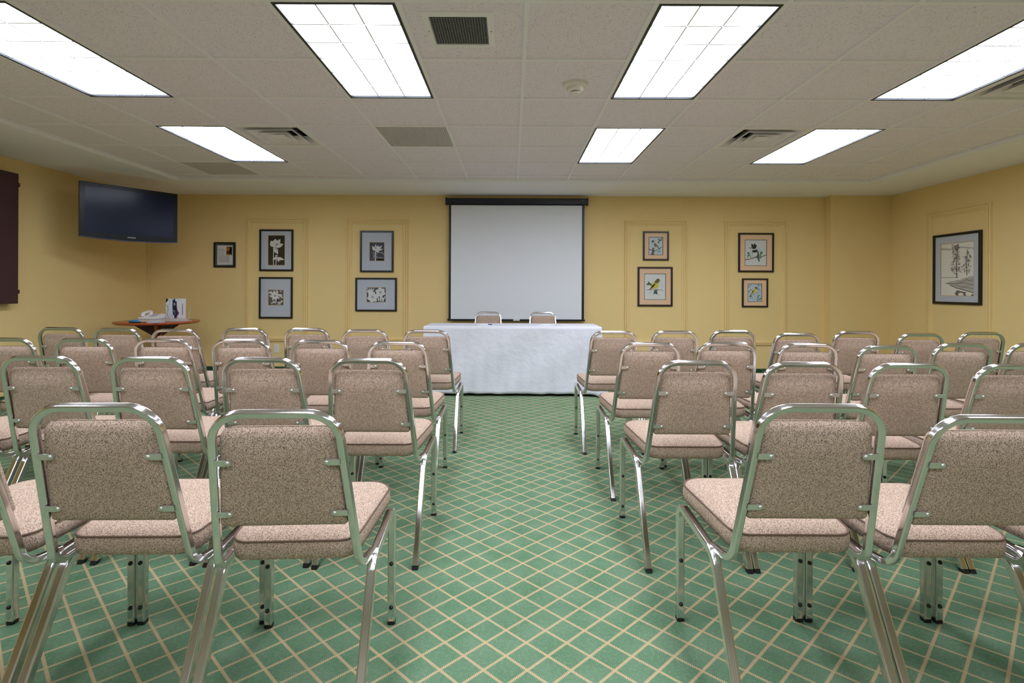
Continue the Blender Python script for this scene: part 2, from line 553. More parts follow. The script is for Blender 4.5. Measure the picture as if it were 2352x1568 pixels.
for c, d in LIGHTS:
    x, y = cell(c, d)
    r = thing('ceiling_light', LBL.get((c, d), 'recessed fluorescent ceiling light behind the viewer'), 'ceiling light', (x + P / 2, y + P, ZC), 0, 'recessed fluorescent troffers')
    part('frame', LP[0], r); part('lens', LP[1], r); part('housing', LP[4], r)
    w, h = LP[5], LP[6]
    for k in (-1, 1):
        part('louvre_blade', LP[2], r, (k * w / 6, 0, 0))
    for k in range(1, 6):
        part('louvre_blade', LP[3], r, (0, -h / 2 + k * h / 6, 0))

def diffuser(c, d, label):
    x, y = cell(c, d)
    r = thing('air_diffuser', label, 'air diffuser', (x + P / 2, y + P / 2, ZC), 0, 'square louvred ceiling diffusers')
    S = P / 2 - BW - 0.001
    R = lambda o, z: [(-o, -o, z), (o, -o, z), (o, o, z), (-o, o, z)]
    MB().loft([R(S, 0.008), R(S, 0.0), R(S - 0.025, 0.0), R(S - 0.075, 0.075)], False, False).build('outer_frame', M_VENTW, r)
    MB().poly(R(S - 0.05, 0.11)).build('plenum', M_DARK, r)
    for o in (0.205, 0.125):
        MB().loft([R(o, -0.002), R(o - 0.012, -0.002), R(o - 0.065, 0.055), R(o - 0.06, 0.058), R(o, -0.002)], False, False).build('cone_louvre', M_VENTW, r)
    MB().loft([R(0.058, 0.004), R(0.058, 0.0), R(0.02, 0.02)]).build('centre_plate', M_VENTW, r)
    for sx, sy in ((1, 0), (-1, 0), (0, 1), (0, -1)):
        MB().box(min(0.03 * sx, 0.235 * sx) - 0.004 * abs(sy), max(0.03 * sx, 0.235 * sx) + 0.004 * abs(sy),
                 min(0.03 * sy, 0.235 * sy) - 0.004 * abs(sx), max(0.03 * sy, 0.235 * sy) + 0.004 * abs(sx), 0.06, 0.066).build('support_bar', M_VENTG, r)
diffuser(-4, 3, 'square louvred air diffuser right of the light above the television')
diffuser(3, 3, 'square louvred air diffuser left of the far right ceiling light')
diffuser(5, 1, 'square louvred air diffuser cut by the right picture edge')
for (c, d), lb in zip(RETURN, ('grey ribbed return air panel in the ceiling left of the screen', 'plain grey return air panel in the far left ceiling corner')):
    x, y = cell(c, d)
    r = thing('return_air_panel', lb, 'ceiling panel', (x + P / 2, y + P / 2, ZC), 0, 'grey return air panels')
    s = P / 2 - 0.004
    MB().box(-s, s, -s, s, 0.004, 0.012).build('panel', M_RIBS if c == -2 else M_GREYP, r)
# square egg-crate vent
r = thing('air_vent', 'small square egg crate air vent with white frame in a ceiling tile', 'air vent', (-0.276, 2.645, ZC + 0.007), 0)
R = lambda o, z: [(-o, -o, z), (o, -o, z), (o, o, z), (-o, o, z)]
MB().loft([R(0.178, 0.004), R(0.177, -0.004), R(0.145, -0.009), R(0.141, 0.003)], False, False).build('frame', M_VENTW, r)
MB().poly(R(0.145, 0.0035)).build('back_plate', M_DARK, r)
g_ = MB()
for k in range(21):
    t = -0.139 + k * 0.278 / 20
    g_.box(t - 0.0016, t + 0.0016, -0.14, 0.14, -0.004, 0.002)
    g_.box(-0.14, 0.14, t - 0.0016, t + 0.0016, -0.0035, 0.002)
g_.build('egg_crate_grille', M_VENTG, r)['kind'] = 'stuff'
for s in (-1, 1):
    MB().dome((s * 0.162, 0, -0.0065), (0, 0, -1), 0.004, 0.002).build('screw', M_VENTG, r)
# smoke detector
r = thing('smoke_detector', 'round cream smoke detector on a ceiling tile', 'smoke detector', (0.41, 3.34, ZC + 0.011))
def lathe(prof, seg=32):
    m = MB()
    m.loft([[(q * math.cos(2 * math.pi * k / seg), q * math.sin(2 * math.pi * k / seg), z) for k in range(seg)] for q, z in prof])
    return m
lathe([(0.083, 0.0), (0.083, -0.018), (0.074, -0.024), (0.06, -0.026)]).build('base', M_CREAM, r, 40)
lathe([(0.056, -0.026), (0.054, -0.042), (0.046, -0.05), (0.030, -0.052)]).build('body', M_CREAM, r, 40)
lathe([(0.026, -0.052), (0.026, -0.057)]).build('sensor_slot', M_DARK, r)
lathe([(0.030, -0.057), (0.029, -0.061), (0.02, -0.064)]).build('sensor_cap', M_CREAM, r, 40)

# ------------------------------------------------------------------ wall mouldings
def to_wall(x, y):               # point of the back wall seen at a photo pixel (metres)
    h = 664 + 0.0045 * (x - 1176)
    return (x - 1176) * 7.1 / F_PX, CAM_Z + (h - y) * 7.1 / F_PX
def moulding(name, x0, x1, z0, z1, side='back'):
    prof = [(0.0, 0.0), (0.004, 0.024), (0.017, 0.027), (0.020, 0.016), (0.027, 0.016), (0.030, 0.027), (0.045, 0.027), (0.049, 0.014), (0.058, 0.014), (0.061, 0.009), (0.07, 0.009), (0.073, 0.0)]
    L = []
    for o, t in prof:
        if side == 'back':
            L.append([(x0 + o, YB - t, z0 + o), (x1 - o, YB - t, z0 + o), (x1 - o, YB - t, z1 - o), (x0 + o, YB - t, z1 - o)])
        else:
            L.append([(XR - t, x0 + o, z0 + o), (XR - t, x1 - o, z0 + o), (XR - t, x1 - o, z1 - o), (XR - t, x0 + o, z1 - o)])
    m = MB().loft(L, False, False)
    return struct(m.build(name, M_WALL), 'yellow rectangular wall moulding')
for i, (a, b, t, bt) in enumerate(((564, 706.5, 500, 784), (795.5, 936, 502, 786), (1435, 1578, 505, 792), (1664.5, 1807.5, 506.5, 793))):
    x0, zt = to_wall(a, t); x1, zb = to_wall(b, bt)
    moulding('trim_%d' % (i + 1), x0, x1, zb, zt)
moulding('trim_5', 5.495, 6.345, 0.43, 2.15, 'right')

# ------------------------------------------------------------------ stacking chair
HB, HT = Vector((0, -0.125, 0.41)), Vector((0, -0.235, 0.868))     # back hoop: lower bend and top
TUBE = round_rect_prof(0.0200, 0.0200, 0.0042, 3, 0.0012)
LEG = round_rect_prof(0.0262, 0.0262, 0.0045, 3, 0.0012)
def hoop_at(z):                  # centre-line of the hoop at height z: (y, half width)
    t = (z - HB.z) / (HT.z - HB.z)
    return HB.y + (HT.y - HB.y) * t, 0.190 + (0.157 - 0.190) * t
def chair_meshes():
    D = {}
    pts = [(0.2045, -0.030, 0.404), (0.190, HB.y, HB.z), (0.157, HT.y, HT.z), (-0.157, HT.y, HT.z), (-0.190, HB.y, HB.z), (-0.2045, -0.030, 0.404)]
    path, _ = fillet(pts, (0.05, 0.08, 0.08, 0.05), 8)
    D['back_frame'] = MB().sweep(path, TUBE, (1, 0, 0)).mesh('back_frame', M_CHROME, 42)
    for s, nm in ((1, 'r'), (-1, 'l')):
        pts = [(0.211 * s, 0.25, 0.010), (0.211 * s, 0.25, 0.413), (0.2105 * s, -0.055, 0.394), (0.2105 * s, -0.252, 0.010)]
        path, mk = fillet(pts, (0.042, 0.06), 8)
        D['front_leg_' + nm] = MB().sweep(path[:mk[1] + 1], LEG, (1, 0, 0)).mesh('leg', M_CHROME, 42)
        D['rail_' + nm] = MB().sweep(path[mk[1]:mk[2] + 1], LEG, (1, 0, 0)).mesh('side_rail', M_CHROME, 42)
        D['rear_leg_' + nm] = MB().sweep(path[mk[2]:], LEG, (1, 0, 0)).mesh('leg', M_CHROME, 42)
        D['glide_f_' + nm] = MB().loft([[(0.211 * s + a, 0.25 + b, z) for a, b in round_rect_prof(0.027, 0.027, 0.006)] for z in (0.0, 0.013)]).mesh('glide', M_RUBBER)
        sl = (0.252 - 0.055) / 0.384
        D['glide_r_' + nm] = MB().loft([[(0.2105 * s + a, -0.252 - (0.010 - z) * sl + b * 1.1, z) for a, b in round_rect_prof(0.027, 0.027, 0.006)] for z in (0.0, 0.014)]).mesh('glide', M_RUBBER)
        D['bump_hi_' + nm] = MB().dome((0.211 * s, 0.25 - 0.0125, 0.217), (0, -1, 0), 0.0075, 0.008).mesh('stacking_bumper', M_RUBBER, 50)
        D['bump_lo_' + nm] = MB().dome((0.211 * s, 0.25 - 0.0125, 0.062), (0, -1, 0), 0.0075, 0.008).mesh('stacking_bumper', M_RUBBER, 50)
    # seat cushion
    OUT = [(-0.174, -0.108), (0.174, -0.108), (0.214, 0.290), (-0.214, 0.290)]
    RAD = [0.055, 0.055, 0.07, 0.07]
    def loop(ins, dz, front_drop=0.0):
        Q = round_poly(inset_poly(OUT, ins), [max(r - ins * 0.6, 0.004) for r in RAD], 7)
        res = []
        for p in Q:
            z = 0.480 + 0.035 * (p.y - 0.08) + dz
            res.append((p.x, p.y, z))
        return res
    lay = [(0.05, -0.056), (0.014, -0.056), (0.003, -0.05), (-0.002, -0.03), (-0.001, -0.012), (0.003, -0.001), (0.008, 0.004), (0.02, 0.010), (0.045, 0.016), (0.08, 0.019), (0.12, 0.021)]
    D['seat'] = MB().loft([loop(*q) for q in lay]).mesh('seat', M_FABRIC, 60)
    D['piping'] = MB().sweep(loop(0.002, 0.001), circ_prof(0.003, 6), (0, 0, 1), True).mesh('piping', M_PIPING, 60)
    # back cushion in the plane of the hoop
    axis = (HT - HB); Lh = axis.length; S = axis.normalized(); X = Vector((1, 0, 0)); N = X.cross(S).normalized()
    if N.y > 0:
        N = -N                                         # N points backwards
    z2s = lambda z: (z - HB.z) / S.z
    s0, s1 = z2s(0.546), z2s(0.820)
    hw = lambda s: 0.190 + (0.157 - 0.190) * s / Lh - 0.0100
    b0, b1 = hw(s0) - 0.0025, hw(s1) - 0.0025
    OUTB = [(-b0, s0), (b0, s0), (b1, s1), (-b1, s1)]
    RB = [0.012, 0.012, 0.026, 0.026]
    def bl(ins, n):
        Q = round_poly(inset_poly(OUTB, ins), [max(r - ins * 0.5, 0.003) for r in RB], 6)
        res = []
        for p in Q:
            roll = max(0.0, (p.y - (s1 - 0.085)) / 0.085)
            nn = n - (0.029 * roll ** 2 if n > -0.02 else 0.0)
            q = HB + X * p.x + S * p.y + N * nn
            res.append(q)
        return res
    layb = [(0.09, 0.0095), (0.06, 0.0095), (0.04, 0.0095), (0.025, 0.0092), (0.012, 0.0085), (0.004, 0.0065), (0.0, 0.002), (-0.001, -0.026), (0.004, -0.038), (0.016, -0.047), (0.04, -0.053), (0.08, -0.056)]
    D['backrest'] = MB().loft([bl(*q) for q in layb]).mesh('backrest', M_FABRIC, 60)
    # mounting tabs with screws
    tabs = []
    for z in (0.737, 0.587):
        s_ = z2s(z); w_ = hw(s_) + 0.003
        for sd in (-1, 1):
            c = HB + S * s_ + N * 0.0100
            def pl(x, y, n):
                return c + X * (sd * x) + S * y + N * n
            o2 = [(w_, -0.0082), (w_, 0.0082)] + [(w_ - 0.034 - 0.0082 * math.sin(a), 0.0082 * math.cos(a)) for a in [math.pi * k / 8 for k in range(9)]]
            tb = MB().loft([[pl(x, y, n) for x, y in o2] for n in (0.0, 0.0026)]).mesh('mounting_tab', M_STEEL)
            sc = MB().dome(pl(w_ - 0.034, 0, 0.0024), N, 0.0064, 0.0045, 12, 3).mesh('screw', M_STEEL, 50)
            tabs.append((tb, sc))
    D['tabs'] = tabs
    return D
CM = chair_meshes()
def chair(label, x, y, rz, group):
    r = thing('stacking_chair', label, 'chair', (x, y, 0), math.radians(rz), group)
    part('back_frame', CM['back_frame'], r)
    for s in 'rl':
        a = part('leg', CM['front_leg_' + s], r)
        part('glide', CM['glide_f_' + s], a); part('stacking_bumper', CM['bump_hi_' + s], a); part('stacking_bumper', CM['bump_lo_' + s], a)
        part('side_rail', CM['rail_' + s], r)
        b = part('leg', CM['rear_leg_' + s], r)
        part('glide', CM['glide_r_' + s], b)
    st = part('seat', CM['seat'], r)
    part('piping', CM['piping'], st)
    part('backrest', CM['backrest'], r)
    for tb, sc in CM['tabs']:
        q = part('mounting_tab', tb, r)
        part('screw', sc, q)
    return r
# rows: hoop-centre x, chair origin depth, turn in degrees; nearest the aisle first
ROWS = {
    'L1': [(-0.616, 1.525, 3, 0.985), (-1.074, 1.532, 1), (-1.532, 1.525, 0)],
    'L2': [(-0.612, 2.388, 0), (-1.074, 2.402, 0), (-1.560, 2.414, 0), (-2.042, 2.422, 0), (-2.500, 2.415, 0)],
    'L3': [(-0.645, 3.088, 0), (-1.105, 3.148, 0), (-1.575, 3.178, 0), (-2.032, 3.182, 0), (-2.500, 3.187, 0), (-2.960, 3.192, 0)],
    'L4': [(-0.618, 3.896, 0), (-1.068, 3.910, 0), (-1.528, 4.006, 0), (-1.980, 3.985, 0), (-2.430, 3.880, 1), (-2.885, 3.930, 0), (-3.342, 3.985, 0)],
    'R1': [(0.815, 1.560, 0), (1.270, 1.560, 0, 0.97), (1.728, 1.555, 0)],
    'R2': [(0.786, 2.372, 0), (1.237, 2.375, 0, 0.994), (1.688, 2.380, 0, 0.990), (2.139, 2.380, 0, 0.988)],
    'R3': [(0.780, 3.085, 0), (1.231, 3.128, 0), (1.682, 3.105, 0, 0.997), (2.132, 3.100, 0, 0.987), (2.583, 3.130, 0), (3.034, 3.155, 0)],
    'R4': [(0.735, 3.875, 0), (1.188, 3.918, 0), (1.638, 3.982, 0), (2.088, 3.940, 0, 0.982), (2.538, 3.960, 0), (2.988, 3.930, 0, 0.986), (3.438, 3.935, 0)],
}
ORD = ['nearest the aisle', 'second from the aisle', 'third from the aisle', 'fourth from the aisle', 'fifth from the aisle', 'sixth from the aisle', 'seventh from the aisle']
RN = {'1': 'row nearest the viewer', '2': 'second row away from viewer', '3': 'third row away from viewer', '4': 'row closest to screen'}
for k, v in ROWS.items():
    side = 'left' if k[0] == 'L' else 'right'
    for i, (x, y, rz, *zs) in enumerate(v):
        r = chair('speckled tan chrome chair %s, %s, %s block' % (ORD[i], RN[k[1]], side), x, y, rz, 'audience chairs facing the screen')
        if zs:
            r.scale.z = zs[0]             # a slightly squat, worn chair
chair('chrome chair behind the white table, left of the screen handle', -0.31, 6.44, 180, 'chairs behind the head table')
chair('chrome chair behind the white table, right of the screen handle', 0.405, 6.44, 180, 'chairs behind the head table')

# ------------------------------------------------------------------ head table with cloth
TT, TX0, TX1, TY0, TY1 = 0.765, -0.968, 0.985, 5.57, 6.085
r = thing('folding_table', 'folding table hidden under the white cloth before the screen', 'table', (0.0085, 5.84, 0))
MB().box(-0.93, 0.93, -0.245, 0.245, TT - 0.035, TT - 0.006).build('tabletop', M_GREYP, r)
for sx in (-1, 1):
    for sy in (-1, 1):
        MB().box(sx * 0.86 - 0.014, sx * 0.86 + 0.014, sy * 0.2 - 0.014, sy * 0.2 + 0.014, 0, TT - 0.035).build('leg', M_BLACK, r)
def cloth_mesh():
    NS, ND = (110, 34), 26
    per = []
    for side in range(4):
        n = NS[side % 2]
        for k in range(n):
            t = k / n
            if side == 0: per.append((TX0 + (TX1 - TX0) * t, TY0, 0, -1, t, TX1 - TX0))
            if side == 1: per.append((TX1, TY0 + (TY1 - TY0) * t, 1, 0, t, TY1 - TY0))
            if side == 2: per.append((TX1 - (TX1 - TX0) * t, TY1, 0, 1, t, TX1 - TX0))
            if side == 3: per.append((TX0, TY1 - (TY1 - TY0) * t, -1, 0, t, TY1 - TY0))
    m = MB(); loops = []
    n = len(per)
    cx, cy = (TX0 + TX1) / 2, (TY0 + TY1) / 2
    for q, ins in ((0.0, 0.5), (0.0, 0.9), (0.0, 0.985)):
        loops.append([(cx + (p[0] - cx) * ins, cy + (p[1] - cy) * ins, TT) for p in per])
    for j in range(ND + 1):
        t = j / ND
        L = []
        for i, (x, y, nx, ny, u, ln) in enumerate(per):
            a = i / n * 2 * math.pi
            edge = min(u, 1 - u) * ln
            cor = math.exp(-(edge / 0.07) ** 2)
            wob = 0.004 * math.sin(a * 17 + 1.3) + 0.003 * math.sin(a * 41 + 4 * t) + 0.003 * math.sin(a * 29 - 3 * t + 2)
            sag = 0.010 * math.sin(8 * u * ln + 5 * t) * math.sin(math.pi * t)
            off = 0.002 + t * (wob + 0.008) + sag + cor * 0.075 * t ** 1.6
            tx, ty = -ny, nx
            cs = (1 if u < 0.5 else -1) * cor * 0.0
            z = TT - 0.004 - t * (TT - 0.004 - (0.030 + 0.002 * math.sin(a * 11) + 0.002 * math.sin(a * 23) - 0.022 * cor))
            L.append((x + nx * off, y + ny * off, max(z, 0.006)))
        loops.append(L)
    m.loft(loops, True, False)
    return m
tc = cloth_mesh().build('tablecloth', M_CLOTH, None, 75)
tag(tc, 'white linen cloth draped to the floor over the head table', 'tablecloth')
sm = tc.modifiers.new('thickness', 'SOLIDIFY'); sm.thickness = 0.002; sm.offset = 1
# paper pads and pens
def pad(name, x, y, rz, lb):
    r = thing(name, lb, 'paper', (x, y, TT + 0.0005), math.radians(rz), 'note paper on the head table')
    MB().box(-0.07, 0.07, -0.1, 0.1, 0.0, 0.004).build('sheets', M_PAPER, r)
    return r
pad('note_paper', -0.325, 5.80, 3, 'white note paper left on the head table, blue pen on it')
pad('note_paper', 0.385, 5.80, -14, 'white note paper right on the head table, white pen on it')
def pen(x, y, rz, capm, lb):
    r = thing('pen', lb, 'pen', (x, y, TT + 0.0095), math.radians(rz), 'pens on the head table')
    MB().cyl((-0.055, 0, 0), (1, 0, 0), 0.0045, 0.0045, 0.09, 10).build('barrel', M_PAPER, r, 40)
    MB().cyl((0.035, 0, 0), (1, 0, 0), 0.0055, 0.005, 0.045, 10).build('cap', capm, r, 40)
    MB().cyl((-0.067, 0, 0), (1, 0, 0), 0.001, 0.004, 0.012, 10).build('tip', M_STEEL, r, 40)
M_BLUEINK = mat('pen_blue', (34, 40, 130), 0.35)
pen(-0.305, 5.76, 4, M_BLUEINK, 'white pen with a blue cap on the left note paper')
pen(0.40, 5.76, 6, M_WHITE, 'white pen with white cap on the right note paper')

# ------------------------------------------------------------------ projection screen
def wx(px, d): return (px - 1176) * d / F_PX
def wz(px, py, d): return CAM_Z + (664 + 0.0045 * (px - 1176) - py) * d / F_PX
YS = 7.06
r = thing('projection_screen', 'white pull-down projection screen with black border on the back wall', 'projection screen', (0, YS, 0))
x0, x1 = wx(1026, YS), wx(1346.5, YS)
zt, zb = wz(1186, 456, YS), wz(1186, 470, YS)
prof = [(-0.034, zb + 0.008), (-0.026, zb), (0.03, zb), (0.034, zb + 0.006), (0.034, zt - 0.006), (0.028, zt), (-0.024, zt), (-0.034, zt - 0.01)]
MB().loft([[(x, a, z) for a, z in prof] for x in (x0, x1)]).build('case', M_NAVY, r, 30)
for s, x in ((-1, x0), (1, x1)):
    c = [(-0.04, zb - 0.008), (0.038, zb - 0.008), (0.038, zt + 0.008), (-0.03, zt + 0.008), (-0.04, zt)]
    MB().loft([[(x + s * t, a, z) for a, z in c] for t in (-0.002, 0.018)]).build('end_cap', M_BLACK, r)
fx0, fx1 = wx(1030.5, YS), wx(1341.5, YS)
fz1, fz0 = zb + 0.002, wz(1186, 733.5, YS)
ix0, ix1 = wx(1035.5, YS), wx(1336, YS)
MB().box(fx0, ix0, -0.0015, 0.0015, fz0, fz1).build('border', M_NAVY, r)
MB().box(ix1, fx1, -0.0015, 0.0015, fz0, fz1).build('border', M_NAVY, r)
MB().box(ix0, ix1, -0.0008, 0.0008, fz0, fz1 - 0.01).build('screen_fabric', M_SCREEN, r)
MB().box(ix0, ix1, -0.0016, 0.0014, fz1 - 0.012, fz1).build('border', M_NAVY, r)
MB().box(wx(1028, YS), wx(1343.5, YS), -0.011, 0.011, fz0 - 0.022, fz0 + 0.004).build('bottom_bar', M_NAVY, r)
hx = wx(1186.5, YS)
h_ = MB().box(hx - 0.045, hx + 0.045, -0.016, 0.0, fz0 - 0.016, fz0 + 0.014).build('pull_handle', M_WHITE, r)
ring = [(hx + 0.05 * math.cos(t), -0.014, fz0 - 0.045 + 0.032 * math.sin(t)) for t in [2 * math.pi * k / 20 for k in range(20)]]
MB().sweep(ring, circ_prof(0.0016, 6), (0, 1, 0), True).build('pull_ring', M_STEEL, h_, 60)
MB().box(x1 - 0.075, x1 - 0.035, -0.0355, -0.0335, zt - 0.03, zt - 0.022).build('maker_mark', M_VENTG, r)

# ------------------------------------------------------------------ framed pictures
def C(name, rgb, rough=0.85):
    return mat('print_' + name, rgb, rough, spec=0.15)
INK, SLATE, PALE, MID = C('ink', (34, 33, 36)), C('slate', (78, 80, 96)), C('pale', (232, 230, 230)), C('mid_grey', (150, 148, 154))
class Art:
    """flat print made of coloured shapes; unit square coordinates, y up"""
    def __init__(s, w, h):
        s.m = MB(); s.m.flat = True; s.w, s.h, s.k = w, h, 0
    def shape(s, m, pts):
        s.k += 1
        d = -0.000035 * s.k
        P2 = [((min(max(x, 0), 1) - 0.5) * s.w, d, (min(max(y, 0), 1) - 0.5) * s.h) for x, y in pts]
        a = sum(P2[i - 1][0] * P2[i][2] - P2[i][0] * P2[i - 1][2] for i in range(len(P2)))
        if a < 0:
            P2.reverse()
        s.m.mat(m).poly(P2)
        return s
    def bg(s, m):
        return s.shape(m, [(0, 0), (1, 0), (1, 1), (0, 1)])
    def ell(s, m, cx, cy, rx, ry, ang=0, n=20):
        a = math.radians(ang); r = s.w / s.h
        return s.shape(m, [(cx + rx * math.cos(t) * math.cos(a) - ry * math.sin(t) * math.sin(a) / 1,
                            cy + (rx * math.cos(t) * math.sin(a) + ry * math.sin(t) * math.cos(a)) * r) for t in [2 * math.pi * k / n for k in range(n)]])
    def petal(s, m, x, y, ang, ln, wd, n=9):
        a = math.radians(ang); r = s.w / s.h
        up = [(t, wd * math.sin(math.pi * t ** 0.8)) for t in [k / n for k in range(n + 1)]]
        L = up + [(t, -q) for t, q in reversed(up[1:-1])]
        return s.shape(m, [(x + (t * ln * math.cos(a) - q * math.sin(a)), y + (t * ln * math.sin(a) + q * math.cos(a)) * r) for t, q in L])
    def line(s, m, pts, wd):
        r = s.w / s.h
        A = [Vector((x, y / r)) for x, y in pts]; up, dn = [], []
        for i, p in enumerate(A):
            t = (A[min(i + 1, len(A) - 1)] - A[max(i - 1, 0)]).normalized()
            nn = Vector((-t.y, t.x)) * wd / 2
            up.append(p + nn); dn.append(p - nn)
        for i in range(len(A) - 1):
            s.shape(m, [(q.x, q.y * r) for q in (up[i], up[i + 1], dn[i + 1], dn[i])])
        return s
def picture(label, cat, x0, x1, z0, z1, fw, frame_m, mat_m, win, line_m, art, rot=0.0, origin=None, group=None):
    """win: print opening as fractions (left, right, bottom, top) of the outer frame"""
    w, h = x1 - x0, z1 - z0
    loc = origin if origin else ((x0 + x1) / 2, YB, (z0 + z1) / 2)
    r = thing('framed_picture', label, cat, loc, rot, group)
    D = 0.022
    R = lambda o, d: [(-w / 2 + o, d, -h / 2 + o), (w / 2 - o, d, -h / 2 + o), (w / 2 - o, d, h / 2 - o), (-w / 2 + o, d, h / 2 - o)]
    MB().loft([R(0, -0.001), R(0, -D), R(0.002, -D - 0.002), R(fw - 0.002, -D - 0.002), R(fw, -D + 0.002), R(fw, -0.006)], False, False).build('frame', frame_m, r)
    a, b, c, d = -w / 2 + win[0] * w, -w / 2 + win[1] * w, -h / 2 + win[2] * h, -h / 2 + win[3] * h
    def ringm(o, i, dep, dep2):
        return MB().loft([o(dep), o(dep2), i(dep2), i(dep)], False, False)
    outer = lambda y: [(-w / 2 + fw - 0.001, y, -h / 2 + fw - 0.001), (w / 2 - fw + 0.001, y, -h / 2 + fw - 0.001), (w / 2 - fw + 0.001, y, h / 2 - fw + 0.001), (-w / 2 + fw - 0.001, y, h / 2 - fw + 0.001)]
    q = 0.006
    wi = lambda e: (lambda y: [(a - e, y, c - e), (b + e, y, c - e), (b + e, y, d + e), (a - e, y, d + e)])
    ringm(outer, wi(q), -0.008, -0.0115).build('mat_board', mat_m, r)
    ringm(wi(q + 0.002), wi(0.0), -0.0075, -0.0100).build('mat_bevel', line_m, r)
    MB().box(-w / 2 + 0.004, w / 2 - 0.004, -0.0055, -0.001, -h / 2 + 0.004, h / 2 - 0.004).build('backing', M_BLACK, r)
    A = Art(b - a, d - c)
    art(A)
    o = A.m.build('print', None, r)
    o.location = ((a + b) / 2, -0.0060, (c + d) / 2)
    MB().box(-w / 2 + fw - 0.001, w / 2 - fw + 0.001, -0.0165, -0.0150, -h / 2 + fw - 0.001, h / 2 - fw + 0.001).build('glass_pane', M_GLASS, r)
    return r
def pic_px(label, px, fw, fm, mm, win_px, lm, art, group):
    x0, z1 = to_wall(px[0], px[2]); x1, z0 = to_wall(px[1], px[3])
    W, H = px[1] - px[0], px[3] - px[2]
    win = ((win_px[0] - px[0]) / W, (win_px[1] - px[0]) / W, (px[3] - win_px[3]) / H, (px[3] - win_px[2]) / H)
    return picture(label, 'picture', x0, x1, z0, z1, fw, fm, mm, win, lm, art, group=group)
def art_tulip(A):
    A.bg(INK)
    A.line(PALE, [(0.31, 0), (0.31, 0.35), (0.33, 0.6)], 0.045).line(PALE, [(0.46, 0), (0.49, 0.18)], 0.045)
    for m, x, y, an, ln, wd in ((PALE, .34, .62, 118, .42, .16), (PALE, .36, .62, 82, .5, .17), (PALE, .4, .62, 55, .58, .15), (PALE, .45, .62, 20, .5, .13),
                                (PALE, .32, .64, -62, .58, .13), (PALE, .30, .66, 165, .22, .09)):
        A.petal(m, x, y, an, ln, wd)
    A.petal(MID, .42, .66, 40, .22, .05).petal(MID, .36, .62, -55, .3, .03).line(MID, [(.3, .66), (.36, .8), (.5, .88)], .012).line(MID, [(.55, .66), (.62, .76), (.6, .86)], .012)
    for an, ln in ((205, .34), (340, .46), (250, .22), (290, .3), (320, .3)):
        A.petal(PALE, .55, .26, an, ln, .075)
    A.petal(PALE, .4, .3, 10, .2, .05).petal(MID, .52, .22, 280, .12, .05)
def art_lily(A):
    A.bg(SLATE)
    A.shape(INK, [(0, .8), (.12, .95), (0, 1)]).shape(INK, [(.35, 0), (1, 0), (1, .12), (.7, .16)]).shape(MID, [(.6, .45), (.8, .52), (1, .38), (1, .3), (.8, .42)]).shape(MID, [(0, .12), (.4, .2), (.9, .2), (1, .12), (.6, .14)])
    A.line(PALE, [(.39, 0), (.39, .3), (.42, .62)], .07)
    for an, y, ln in ((140, .3, .4), (120, .33, .34), (40, .3, .38), (130, .12, .4), (115, .15, .3), (50, .14, .3)):
        A.petal(MID, .39, y, an, ln, .03)
    for an, ln in ((135, .42), (160, .3), (92, .42), (60, .4), (35, .55), (8, .52), (-35, .28)):
        A.petal(PALE, .42, .58, an, ln, .075)
    A.petal(MID, .42, .62, 95, .22, .03)
def art_daisy(A):
    A.bg(C('stipple', (88, 86, 92)))
    rr = random.Random(3)
    for k in range(46):
        A.petal(rr.choice((PALE, INK, MID, PALE)), rr.random(), rr.random(), rr.random() * 360, .16, .035)
    for k in range(8):
        A.petal(PALE, .44, .63, k * 45 + 12, .38, .085)
    A.ell(MID, .44, .63, .07, .07)
    for x, y in ((.16, .83), (.82, .62)):
        for k in range(5):
            A.petal(PALE, x, y, k * 72, .13, .04)
    for k in range(6):
        A.petal(PALE, .15 + k * .14, .1 + .04 * (k % 2), 20 + 20 * (k % 3), .22, .04)
    A.line(INK, [(.06, .05), (.1, .09), (.16, .04), (.2, .09), (.27, .05), (.33, .09), (.4, .05), (.5, .09), (.58, .05), (.66, .1)], .03)
def art_wildrose(A):
    A.bg(SLATE)
    for an in (60, 80, 100, 120, 140):
        A.petal(PALE, .2, .55, an, .42, .035)
    for x, an in ((.75, 95), (.9, 110), (.8, 60), (.65, 100)):
        A.petal(PALE, x, 0, an, .4, .04)
    for k in range(6):
        A.petal(PALE, .3, .33, k * 60 + 15, .32, .14)
    for k in range(6):
        A.petal(PALE, .72, .68, k * 60 + 40, .30, .13)
    A.ell(MID, .3, .35, .05, .04).ell(MID, .72, .68, .05, .05)
    for k in range(5):
        A.line(MID, [(.3, .35), (.3 + .16 * math.cos(k * 1.25), .35 + .2 * math.sin(k * 1.25))], .008).line(MID, [(.72, .68), (.72 + .15 * math.cos(k * 1.25 + .5), .68 + .2 * math.sin(k * 1.25 + .5))], .008)
SKY, CREAMP = C('sky', (206, 220, 228)), C('white_paper', (232, 232, 230))
BARK, BARKD, LEAF, LEAFD, OLIVE, YEL = C('bark', (140, 108, 92)), C('bark_dark', (84, 66, 60)), C('leaf', (110, 168, 112)), C('leaf_dark', (70, 100, 72)), C('olive', (120, 112, 70)), C('yellow', (222, 206, 82))
BLK, GRY, BLU = C('feather_black', (38, 36, 40)), C('feather_grey', (128, 118, 108)), C('feather_blue', (70, 88, 112))
def leaves(A, m, x, y, n, ln, wd, seed):
    rr = random.Random(seed)
    for k in range(n):
        A.petal(m if k % 2 else LEAFD, x + rr.uniform(-.06, .06), y + rr.uniform(-.05, .05), rr.random() * 360, ln, wd)
